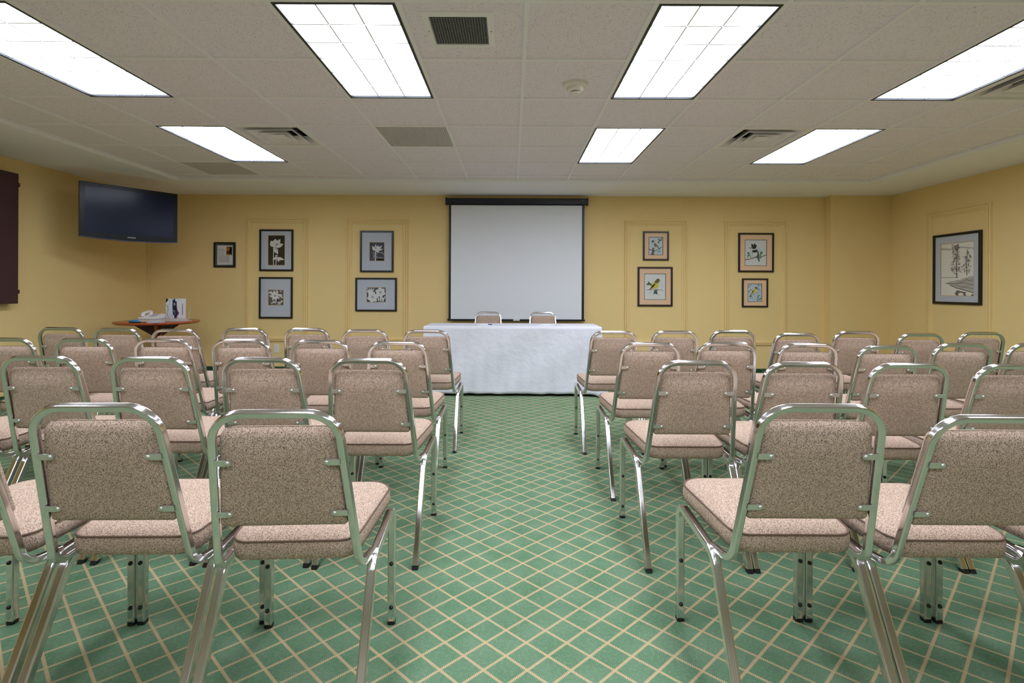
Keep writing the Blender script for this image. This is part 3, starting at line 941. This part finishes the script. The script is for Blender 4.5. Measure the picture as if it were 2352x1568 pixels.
def art_chickadee(A):
    A.bg(SKY)
    leaves(A, LEAF, .82, .86, 5, .16, .04, 1); leaves(A, LEAFD, .74, .76, 4, .18, .035, 2); leaves(A, LEAF, .72, .2, 5, .16, .02, 5)
    A.shape(BARK, [(.14, 0), (.36, 0), (.40, .22), (.36, .42), (.24, .4), (.22, .2)]).line(BARKD, [(0, .32), (.12, .28), (.24, .24)], .05).line(BARKD, [(.38, .2), (.6, .28), (.98, .46)], .04)
    A.petal(C('breast', (226, 220, 210)), .30, .84, -52, .60, .13).petal(GRY, .34, .72, -48, .62, .055).petal(OLIVE, .36, .62, -60, .3, .05).petal(BLK, .55, .52, -46, .4, .025)
    A.ell(C('cheek', (228, 226, 222)), .30, .74, .09, .075).ell(BLK, .30, .79, .11, .045, -10).petal(BLK, .22, .76, -70, .14, .035).petal(BLK, .2, .76, 190, .06, .015)
def art_grosbeak(A):
    A.bg(CREAMP)
    A.line(BARK, [(.1, .37), (.4, .39), (.7, .38), (.9, .36)], .022).line(BARK, [(.36, .36), (.22, .22)], .012).line(BARK, [(.55, .3), (.75, .12)], .01).line(GRY, [(.38, .62), (.44, .9)], .006).line(GRY, [(.78, .66), (.88, .42)], .006).line(GRY, [(.2, .6), (.16, .78)], .006)
    leaves(A, LEAFD, .24, .6, 7, .14, .035, 4); leaves(A, LEAFD, .55, .32, 9, .15, .035, 9)
    A.petal(YEL, .32, .42, 48, .52, .13).ell(YEL, .54, .55, .16, .13, 60).petal(BLK, .2, .36, 42, .34, .022).petal(BLK, .30, .44, 46, .34, .045)
    A.ell(OLIVE, .63, .72, .12, .085, 40).petal(OLIVE, .48, .64, 50, .3, .06).petal(YEL, .68, .76, -10, .12, .03).ell(BLK, .63, .78, .07, .022, 30)
def art_kingfisher(A):
    A.bg(C('pale_wash', (226, 230, 230)))
    A.ell(SKY, .5, .5, .30, .30)
    leaves(A, LEAF, .2, .43, 6, .15, .025, 6); leaves(A, LEAF, .72, .4, 5, .2, .03, 8); A.line(LEAF, [(.70, .26), (.74, .56)], .03)
    A.line(BARK, [(0, .22), (.25, .26), (.5, .33), (.75, .34), (1, .42)], .045)
    A.shape(BLU, [(.36, .66), (.52, .66), (.62, .56), (.66, .42), (.66, .26), (.70, .16), (.64, .15), (.58, .28), (.50, .34), (.40, .40), (.34, .52)])
    A.shape(PALE, [(.36, .55), (.56, .55), (.58, .44), (.52, .35), (.44, .36), (.38, .44)]).shape(GRY, [(.55, .55), (.60, .50), (.58, .38), (.53, .34), (.57, .44)])
    A.shape(BLK, [(.33, .60), (.52, .62), (.58, .55), (.46, .50), (.34, .54)]).shape(PALE, [(.33, .65), (.50, .67), (.52, .62), (.34, .60)])
    A.ell(BLK, .41, .72, .11, .085).petal(BLK, .34, .73, 95, .17, .05).petal(BLK, .42, .75, 70, .16, .05).petal(BLK, .46, .73, 45, .13, .04).petal(BLK, .34, .695, 182, .19, .016).ell(PALE, .33, .715, .014, .012)
def art_oriole(A):
    A.bg(C('blue_wash', (196, 210, 228)))
    for x, y, sd in ((.1, .85, 1), (.12, .6, 2), (.86, .86, 3), (.8, .7, 4), (.14, .3, 5), (.26, .26, 6), (.8, .34, 7), (.72, .12, 8), (.9, .16, 9)):
        leaves(A, LEAF, x, y, 4, .14, .032, sd)
    A.line(BARK, [(.2, .34), (.5, .48), (.95, .58)], .025).line(BARK, [(.4, .42), (.58, .2)], .02)
    A.petal(YEL, .25, .42, 50, .56, .11).ell(YEL, .52, .64, .13, .12, 50).petal(BLK, .28, .46, 58, .34, .04).ell(C('red_brown', (120, 78, 72)), .6, .78, .1, .08).petal(GRY, .68, .78, 10, .1, .02).petal(GRY, .3, .46, 225, .22, .03)
def art_document(A):
    A.bg(PALE)
    A.shape(C('photo_brown', (92, 58, 28)), [(.58, .50), (.94, .50), (.94, .93), (.58, .93)]).shape(C('photo_amber', (196, 130, 40)), [(.60, .72), (.76, .7), (.80, .86), (.68, .92), (.6, .88)]).shape(C('photo_dark', (30, 26, 30)), [(.74, .56), (.92, .56), (.92, .9), (.8, .86)]).shape(C('photo_amber', (0, 0, 0)), [(.6, .51), (.92, .51), (.86, .56), (.66, .57)])
    rr = random.Random(5)
    y = .80
    while y > .1:
        w = .42 if y > .46 else .78
        if rr.random() > .12:
            A.shape(C('grey_type', (168, 166, 166)), [(.07, y), (.07 + w * rr.uniform(.8, 1.0), y), (.07 + w * .9, y + .014), (.07, y + .014)])
        y -= .032
def art_shore(A):
    W1, W2, W3 = C('shore_paper', (244, 240, 234)), C('shore_grey', (196, 190, 186)), C('shore_dark', (112, 106, 106))
    A.bg(W1)
    A.shape(W2, [(0, .93), (.3, .9), (.6, .93), (1, .88), (1, .86), (.6, .9), (.3, .87), (0, .89)]).line(W3, [(0, .345), (.5, .345)], .012)
    A.shape(W2, [(.14, .235), (.32, .275), (.55, .29), (.72, .33), (1, .37), (1, .06), (.8, .08), (.5, .14), (.3, .2)])
    A.line(W3, [(.14, .235), (.4, .225), (.7, .24), (1, .2)], .016).line(W3, [(.28, .2), (.5, .14), (.75, .1), (1, .05)], .022).line(W2, [(.3, .255), (.5, .25), (.8, .27), (1, .25)], .008).line(W3, [(.6, .12), (.7, .17), (.9, .19)], .008).line(W3, [(.5, .29), (.62, .25), (.8, .3), (1, .26)], .012).line(W3, [(.45, .2), (.6, .17), (1, .13)], .012).line(W3, [(.75, .33), (.85, .27), (1, .32)], .01)
    A.shape(W3, [(.4, .0), (.5, .1), (.8, .06), (1, .02), (1, 0)]).ell(W1, .62, .02, .08, .05).ell(W1, .85, .03, .09, .05).ell(W1, .42, .0, .06, .04)
    A.line(W3, [(.50, .33), (.49, .6), (.53, .98)], .035).line(W3, [(.80, .38), (.78, .6), (.82, .86)], .025)
    rr = random.Random(11)
    for k in range(120):
        t = rr.random(); y = .42 + .56 * t
        A.petal(W3 if rr.random() < .5 else W2, .48 + rr.uniform(-.13, .10) * (1.0 - .3 * t), y, rr.uniform(170, 370), .075, .012)
    for k in range(50):
        t = rr.random(); y = .46 + .36 * t
        A.petal(W3 if rr.random() < .5 else W2, .80 + rr.uniform(-.12, .13) * (1 - .5 * t), y, rr.uniform(170, 370), .07, .010)
PG = 'framed pictures on the back wall'
pic_px('small black framed typed notice with a photo, beside the television', (490, 539.5, 556, 614), 0.022, M_FRAMEB, mat('teal_grey_mat', (84, 92, 98), 0.9), (497.3, 533.5, 563, 608), mat('dark_bevel', (70, 76, 80), 0.8), art_document, PG)
pic_px('black framed print of a tall tulip-like white flower on black', (595, 672.5, 526.5, 622.5), 0.024, M_FRAMEB, M_GREYMAT, (615, 652.5, 540.5, 608.5), M_GOLD, art_tulip, PG)
pic_px('black framed small print of a white daisy-like flower under the tall flower print', (594.5, 671.5, 636, 731.5), 0.024, M_FRAMEB, M_GREYMAT, (616, 650, 666, 700.5), M_GOLD, art_daisy, PG)
pic_px('black framed print of a white lily above the wide flower print', (826.5, 903, 529.5, 625), 0.024, M_FRAMEB, M_GREYMAT, (848.5, 881.5, 556.5, 598.5), M_GOLD, art_lily, PG)
pic_px('wide black framed print of two white blossoms under the lily', (816, 911, 637.5, 715), 0.024, M_FRAMEB, M_GREYMAT, (842.5, 885, 660.5, 693.5), M_GOLD, art_wildrose, PG)
M_INKLINE = mat('dark_line_bevel', (50, 46, 52), 0.8)
pic_px('small dark framed chickadee-like bird print, peach mat, right of the screen', (1477, 1536, 531, 598), 0.022, M_FRAMEBR, M_PEACH, (1491, 1522, 545, 584.5), M_INKLINE, art_chickadee, PG)
pic_px('large dark framed yellow bird print with white ground, peach mat', (1465, 1545, 612.5, 703.5), 0.024, M_FRAMEBR, M_PEACH, (1481, 1529, 629, 687.5), M_INKLINE, art_grosbeak, PG)
pic_px('large dark framed print of a crested blue-grey bird, peach mat', (1696, 1777.5, 534.5, 625), 0.024, M_FRAMEBR, M_PEACH, (1712, 1761, 551, 609.5), M_INKLINE, art_kingfisher, PG)
pic_px('small dark framed yellow bird print with pale blue ground, peach mat', (1705, 1764.5, 639, 705.5), 0.022, M_FRAMEBR, M_PEACH, (1719, 1750, 652, 692), M_INKLINE, art_oriole, PG)
picture('black framed pencil landscape of tall pines on the right wall', 'picture', -0.321, 0.321, 1.02, 1.857, 0.03, M_FRAMEB, M_GREYMAT, (0.165, 0.845, 0.125, 0.86), M_GOLD, art_shore,
        rot=math.radians(-90), origin=(XR, 5.933, 1.4385))

# ------------------------------------------------------------------ wall outlets, cable cover
def outlet(px, py, lb):
    x, z = to_wall(px, py)
    r = thing('wall_outlet', lb, 'outlet', (x, YB, z), 0, 'wall outlets')
    MB().loft([[(a, d, b) for a, b in round_rect_prof(0.073 - i, 0.118 - i, 0.004)] for d, i in ((-0.0005, 0), (-0.004, 0), (-0.006, 0.006))]).build('cover_plate', M_WHITE, r)
    for s in (-1, 1):
        q = MB().loft([[(a, d, b + s * 0.02) for a, b in round_rect_prof(0.034, 0.029, 0.01)] for d in (-0.0055, -0.008)]).build('socket', M_WHITE, r)
        for t in (-0.006, 0.006):
            MB().box(t - 0.0012, t + 0.0012, -0.0084, -0.0078, s * 0.02 - 0.002, s * 0.02 + 0.006).build('slot', M_DARK, q)
outlet(634.5, 800.5, 'white duplex wall outlet under the tall flower pictures')
outlet(1601, 803, 'white duplex wall outlet half hidden behind chairs right of screen')
o = MB().box(XL + 0.001, XL + 0.032, YB - 0.032, YB - 0.001, BH, 1.95)
tag(o.build('cable_cover', M_WALL), 'yellow painted cable cover running down the left corner', 'cable cover')

# ------------------------------------------------------------------ television
TL, TR = Vector((-4.66, 5.46)), Vector((-4.12, 6.24))
tc_ = (TL + TR) / 2
rz = math.atan2(TR.y - TL.y, TR.x - TL.x)
TW, TZ0, TZ1 = (TR - TL).length, 1.725, 2.325
r = thing('television', 'black flat screen television mounted across the left corner', 'television', (tc_.x, tc_.y, TZ0), rz)
TH = TZ1 - TZ0
def bow(x):
    return -0.022 * (1 - (2 * x / TW) ** 2)
n = 20
xsn = [-TW / 2 + TW * k / n for k in range(n + 1)]
out = [(x, bow(x)) for x in xsn] + [(TW / 2, TH), (-TW / 2, TH)]
MB().loft([[(x * s, y, z0 + (z - z0) * s if False else z) for x, z in out for z0 in (0,)] for y, s in ((0.0, 1.0), (0.035, 1.0), (0.05, 0.985))]).build('bezel', M_TV, r, 25)
MB().box(-TW * 0.36, TW * 0.36, 0.05, 0.085, 0.08, TH - 0.06).build('rear_housing', M_BLACK, r)
sx, sz0, sz1 = TW / 2 - 0.045, 0.055, TH - 0.045
MB().box(-sx, sx, -0.0012, 0.004, sz0, sz1).build('screen', M_TVS, r)
MB().sweep([(x, -0.001, bow(x) + 0.004) for x in xsn], [(0.005, -0.004), (0.005, 0.004), (-0.005, 0.004), (-0.005, -0.004)], (0, 1, 0)).build('bottom_trim', M_TVTRIM, r)
def text_mesh(s, size):
    cu = bpy.data.curves.new('text', 'FONT'); cu.body = s; cu.size = size; cu.align_x = 'CENTER'; cu.align_y = 'CENTER'; cu.extrude = 0.0004
    cu.resolution_u = 3
    ob = bpy.data.objects.new('text', cu); COL.objects.link(ob)
    dg = bpy.context.evaluated_depsgraph_get()
    me = bpy.data.meshes.new_from_object(ob.evaluated_get(dg))
    bpy.data.objects.remove(ob)
    return me
me = text_mesh('SAMSUNG', 0.018)
me.materials.append(mat('logo_silver', (236, 238, 245), 0.4))
o = part('logo_lettering', me, r, (0.0, -0.002, 0.022)); o.rotation_euler = (math.radians(90), 0, 0); o.scale = (0.95, 1, 1)
MB().box(-0.04, 0.04, 0.10, 0.86, TH / 2 - 0.05, TH / 2 + 0.05).build('wall_mount_arm', M_BLACK, r)
MB().box(-0.16, 0.16, 0.085, 0.10, TH / 2 - 0.13, TH / 2 + 0.13).build('wall_mount_plate', M_BLACK, r)

# ------------------------------------------------------------------ wall cabinet on the left wall
r = thing('wall_cabinet', 'dark maroon wall cabinet cut by the left picture edge', 'cabinet', (XL, 4.537, 1.007))
MB().box(0.001, 0.085, -0.6, 0.6, 0, 1.313).build('body', M_MAROON, r)
for s in (-1, 1):
    d_ = MB().box(0.087, 0.108, min(0.002 * s, 0.6 * s), max(0.002 * s, 0.6 * s), 0.0, 1.313).build('door', M_MAROON, r)
    for z in (0.10, 1.18):
        MB().box(0.075, 0.112, s * 0.6 - 0.002 if s > 0 else s * 0.6 - 0.012, s * 0.6 + 0.012 if s > 0 else s * 0.6 + 0.002, z, z + 0.04).build('hinge', M_DARKWOOD, d_)
    MB().box(0.108, 0.125, s * 0.03 - 0.006, s * 0.03 + 0.006, 0.6, 0.72).build('handle', M_BLACK, d_)

# ------------------------------------------------------------------ corner table and what stands on it
CTX, CTY, CTZ = -4.41, 6.32, 0.76
r = thing('corner_table', 'round reddish wood pedestal table in the left corner', 'table', (CTX, CTY, 0))
lathe([(0.40, CTZ - 0.032), (0.43, CTZ - 0.030), (0.452, CTZ - 0.016), (0.452, CTZ - 0.006), (0.446, CTZ)], 64).build('tabletop', M_WOOD, r, 30)
MB().box(-0.038, 0.038, -0.038, 0.038, 0.06, CTZ - 0.032).build('column', M_WOOD, r)
for k in range(4):
    a = math.radians(45 + 90 * k) ; ca, sa = math.cos(a), math.sin(a)
    br = MB(); pf = [(0.03, CTZ - 0.033), (0.235, CTZ - 0.033), (0.235, CTZ - 0.05), (0.03, CTZ - 0.2)]
    br.loft([[(d * ca - t * sa, d * sa + t * ca, z) for d, z in pf] for t in (-0.012, 0.012)])
    br.build('bracket', M_DARKWOOD, r)
    ft = MB(); pf = [(0.03, 0.0), (0.33, 0.0), (0.33, 0.03), (0.03, 0.09)]
    ft.loft([[(d * ca - t * sa, d * sa + t * ca, z) for d, z in pf] for t in (-0.025, 0.025)])
    ft.build('foot', M_WOOD, r)
def at(px, d): return (px - 1176) * d / F_PX
# directory under the phone
yk = 6.06
cxp = at(349, yk)
r = thing('notepad', 'small pale notepad sticking out under the grey book', 'notepad', (at(359, yk - 0.06), yk - 0.05, CTZ + 0.0005), math.radians(3))
MB().box(-0.06, 0.06, -0.09, 0.06, 0, 0.013).build('pages', mat('lilac_paper', (206, 200, 222), 0.8), r)
r = thing('directory_book', 'thick pale grey book lying under the telephone', 'book', (cxp, yk + 0.0, CTZ + 0.0145), math.radians(3))
MB().box(-0.115, 0.105, -0.09, 0.13, 0.0, 0.003).build('cover', M_CREAM, r)
MB().box(-0.113, 0.102, -0.087, 0.127, 0.003, 0.030).build('page_block', mat('page_grey', (198, 192, 186), 0.85), r)
MB().box(-0.115, 0.105, -0.09, 0.13, 0.030, 0.033).build('cover', mat('book_grey', (188, 186, 194), 0.6), r)
pz = CTZ + 0.0145 + 0.0335
r = thing('telephone', 'cream desk telephone with corded handset on the grey book', 'telephone', (cxp - 0.012, yk + 0.02, pz), math.radians(4)); r.scale = (0.92, 0.92, 0.85)
pf = [(-0.10, 0.0), (0.10, 0.0), (0.10, 0.058), (0.06, 0.06), (-0.10, 0.018)]
MB().loft([[(x, y, z) for y, z in pf] for x in (-0.105, 0.105)]).build('base', M_CREAM, r)
kp = mat('phone_keys', (196, 190, 196), 0.5)
for i in range(4):
    for j in range(3):
        y = -0.07 + i * 0.032; z = 0.0195 + (y + 0.10) * 0.2625
        MB().box(0.0 + j * 0.03, 0.022 + j * 0.03, y, y + 0.02, z, z + 0.008).build('key', kp, r)
hs = MB().sweep([(-0.065, -0.095, 0.052), (-0.065, -0.085, 0.066), (-0.065, -0.05, 0.078), (-0.065, 0.04, 0.096), (-0.065, 0.075, 0.094), (-0.065, 0.09, 0.078)],
                [(0.024 * math.cos(t), 0.016 * math.sin(t)) for t in [2 * math.pi * k / 12 for k in range(12)]], (1, 0, 0)).build('handset', M_CREAM, r, 50)
MB().cyl((-0.065, -0.08, 0.028), (0, 0, 1), 0.024, 0.026, 0.032, 16).build('mouthpiece', M_CREAM, hs, 40)
MB().cyl((-0.065, 0.075, 0.06), (0, 0, 1), 0.024, 0.026, 0.03, 16).build('earpiece', M_CREAM, hs, 40)
cord = [(-0.10 - 0.05 * t + 0.006 * math.cos(40 * t), -0.06 + 0.03 * t + 0.006 * math.sin(40 * t), 0.03 - 0.068 * t * t) for t in [k / 60 for k in range(61)]]
MB().sweep(cord, circ_prof(0.0022, 5), (0, 0, 1)).build('coiled_cord', M_CREAM, r, 60)
# blue stapler-like holder
r = thing('blue_case', 'bright blue rounded case lying left of the telephone', 'case', (at(310, 5.98), 5.98, CTZ + 0.0005), math.radians(8))
lo = []
for x, s in ((-0.056, 0.35), (-0.05, 0.7), (-0.03, 0.9), (0.0, 1.0), (0.035, 1.0), (0.052, 0.85), (0.057, 0.4)):
    lo.append([(x, 0.05 * s * math.cos(t), 0.018 + 0.018 * s * math.sin(t)) for t in [2 * math.pi * k / 14 for k in range(14)]])
MB().loft(lo).build('shell', M_BLUE, r, 60)
MB().box(-0.05, 0.05, -0.03, 0.03, 0.0, 0.006).build('underside', M_BLACK, r)
# book on clear stand
bx = at(407.5, 6.3)
r = thing('magazine_stand', 'clear acrylic stand holding the upright magazine', 'stand', (bx, 6.3, CTZ + 0.0005), math.radians(6))
acr = mat('acrylic_edge', (206, 204, 200), 0.1)
for s in (-1, 1):
    pf = [(-0.05, 0.0), (0.075, 0.0), (0.075, 0.008), (0.008, 0.012), (0.04, 0.19), (0.036, 0.19), (0.0, 0.018), (-0.046, 0.014)]
    MB().loft([[(s * 0.135 + t, y, z) for y, z in pf] for t in (-0.002, 0.002)]).build('side_arm', acr, r)
MB().box(-0.133, 0.133, -0.036, -0.022, 0.0, 0.0365).build('cross_rod', acr, r)
mg = thing('magazine', 'upright magazine with a painted face cover on the acrylic stand', 'magazine', (bx + 0.001, 6.268, CTZ + 0.0375), math.radians(6))
MW, MH = 0.228, 0.242
MB().box(-MW / 2, MW / 2, 0.0, 0.008, 0.0, MH).build('pages', M_PAPER, mg)
A = Art(MW, MH)
WCOV, DK, NV, TEAL, PUR, PINK = C('cover_white', (226, 226, 232)), C('cover_dark', (40, 44, 58)), C('cover_navy', (46, 84, 130)), C('cover_teal', (140, 196, 216)), C('cover_purple', (92, 44, 82)), C('cover_pink', (222, 186, 200))
A.bg(WCOV)
A.shape(DK, [(0, .78), (.05, .84), (.12, .92), (.1, 1), (0, 1)]).shape(TEAL, [(.3, 1), (.34, .8), (.3, .55), (.33, .3), (.4, .12), (.44, .1), (.44, 1)]).shape(NV, [(.33, .9), (.4, .95), (.42, .5), (.46, .1), (.36, .16), (.35, .4)])
A.shape(DK, [(.38, .88), (.44, 1), (.47, 1), (.48, .86), (.54, .88), (.55, .7), (.56, .5), (.6, .34), (.66, .26), (.58, .2), (.54, .06), (.5, 0), (.42, 0), (.44, .1), (.38, .3), (.36, .6)])
A.shape(PUR, [(.5, .86), (.55, .88), (.56, .6), (.6, .36), (.69, .28), (.64, .24), (.66, .19), (.58, .14), (.56, 0), (.52, 0), (.56, .2), (.56, .32), (.52, .5)]).shape(PINK, [(.56, .62), (.6, .45), (.67, .33), (.62, .33), (.57, .5)]).shape(PINK, [(.6, .12), (.64, 0), (.57, 0)])
A.ell(MID, .44, .72, .05, .09).shape(MID, [(.38, .44), (.5, .36), (.44, .34), (.37, .36)]).ell(PINK, .45, .3, .02, .02).shape(MID, [(.4, .12), (.52, .24), (.5, .26), (.4, .15)])
A.line(MID, [(.14, 1), (.22, .85), (.1, .6), (.18, .3), (.24, .12), (.14, 0)], .014).line(SLATE, [(.04, .7), (.12, .5), (.06, .3), (.1, .12), (.16, 0)], .02).line(MID, [(.16, .98), (.2, .8), (.12, .62)], .01).line(SLATE, [(.28, .2), (.36, 0)], .014).line(MID, [(.56, .98), (.7, .9), (.78, .83)], .008)
rr = random.Random(2)
y = .2
while y < .74:                      # the unreadable upright title
    h = rr.uniform(.02, .045)
    A.shape(DK, [(.82, y), (.885, y + .005), (.885, y + h * .4), (.82, y + h * .4)]).shape(DK, [(.85 if rr.random() < .5 else .82, y), (.865, y), (.865, y + h), (.85, y + h)])
    y += h + .012
o = A.m.build('cover_print', None, mg); o.location = (0, -0.0006, MH / 2)
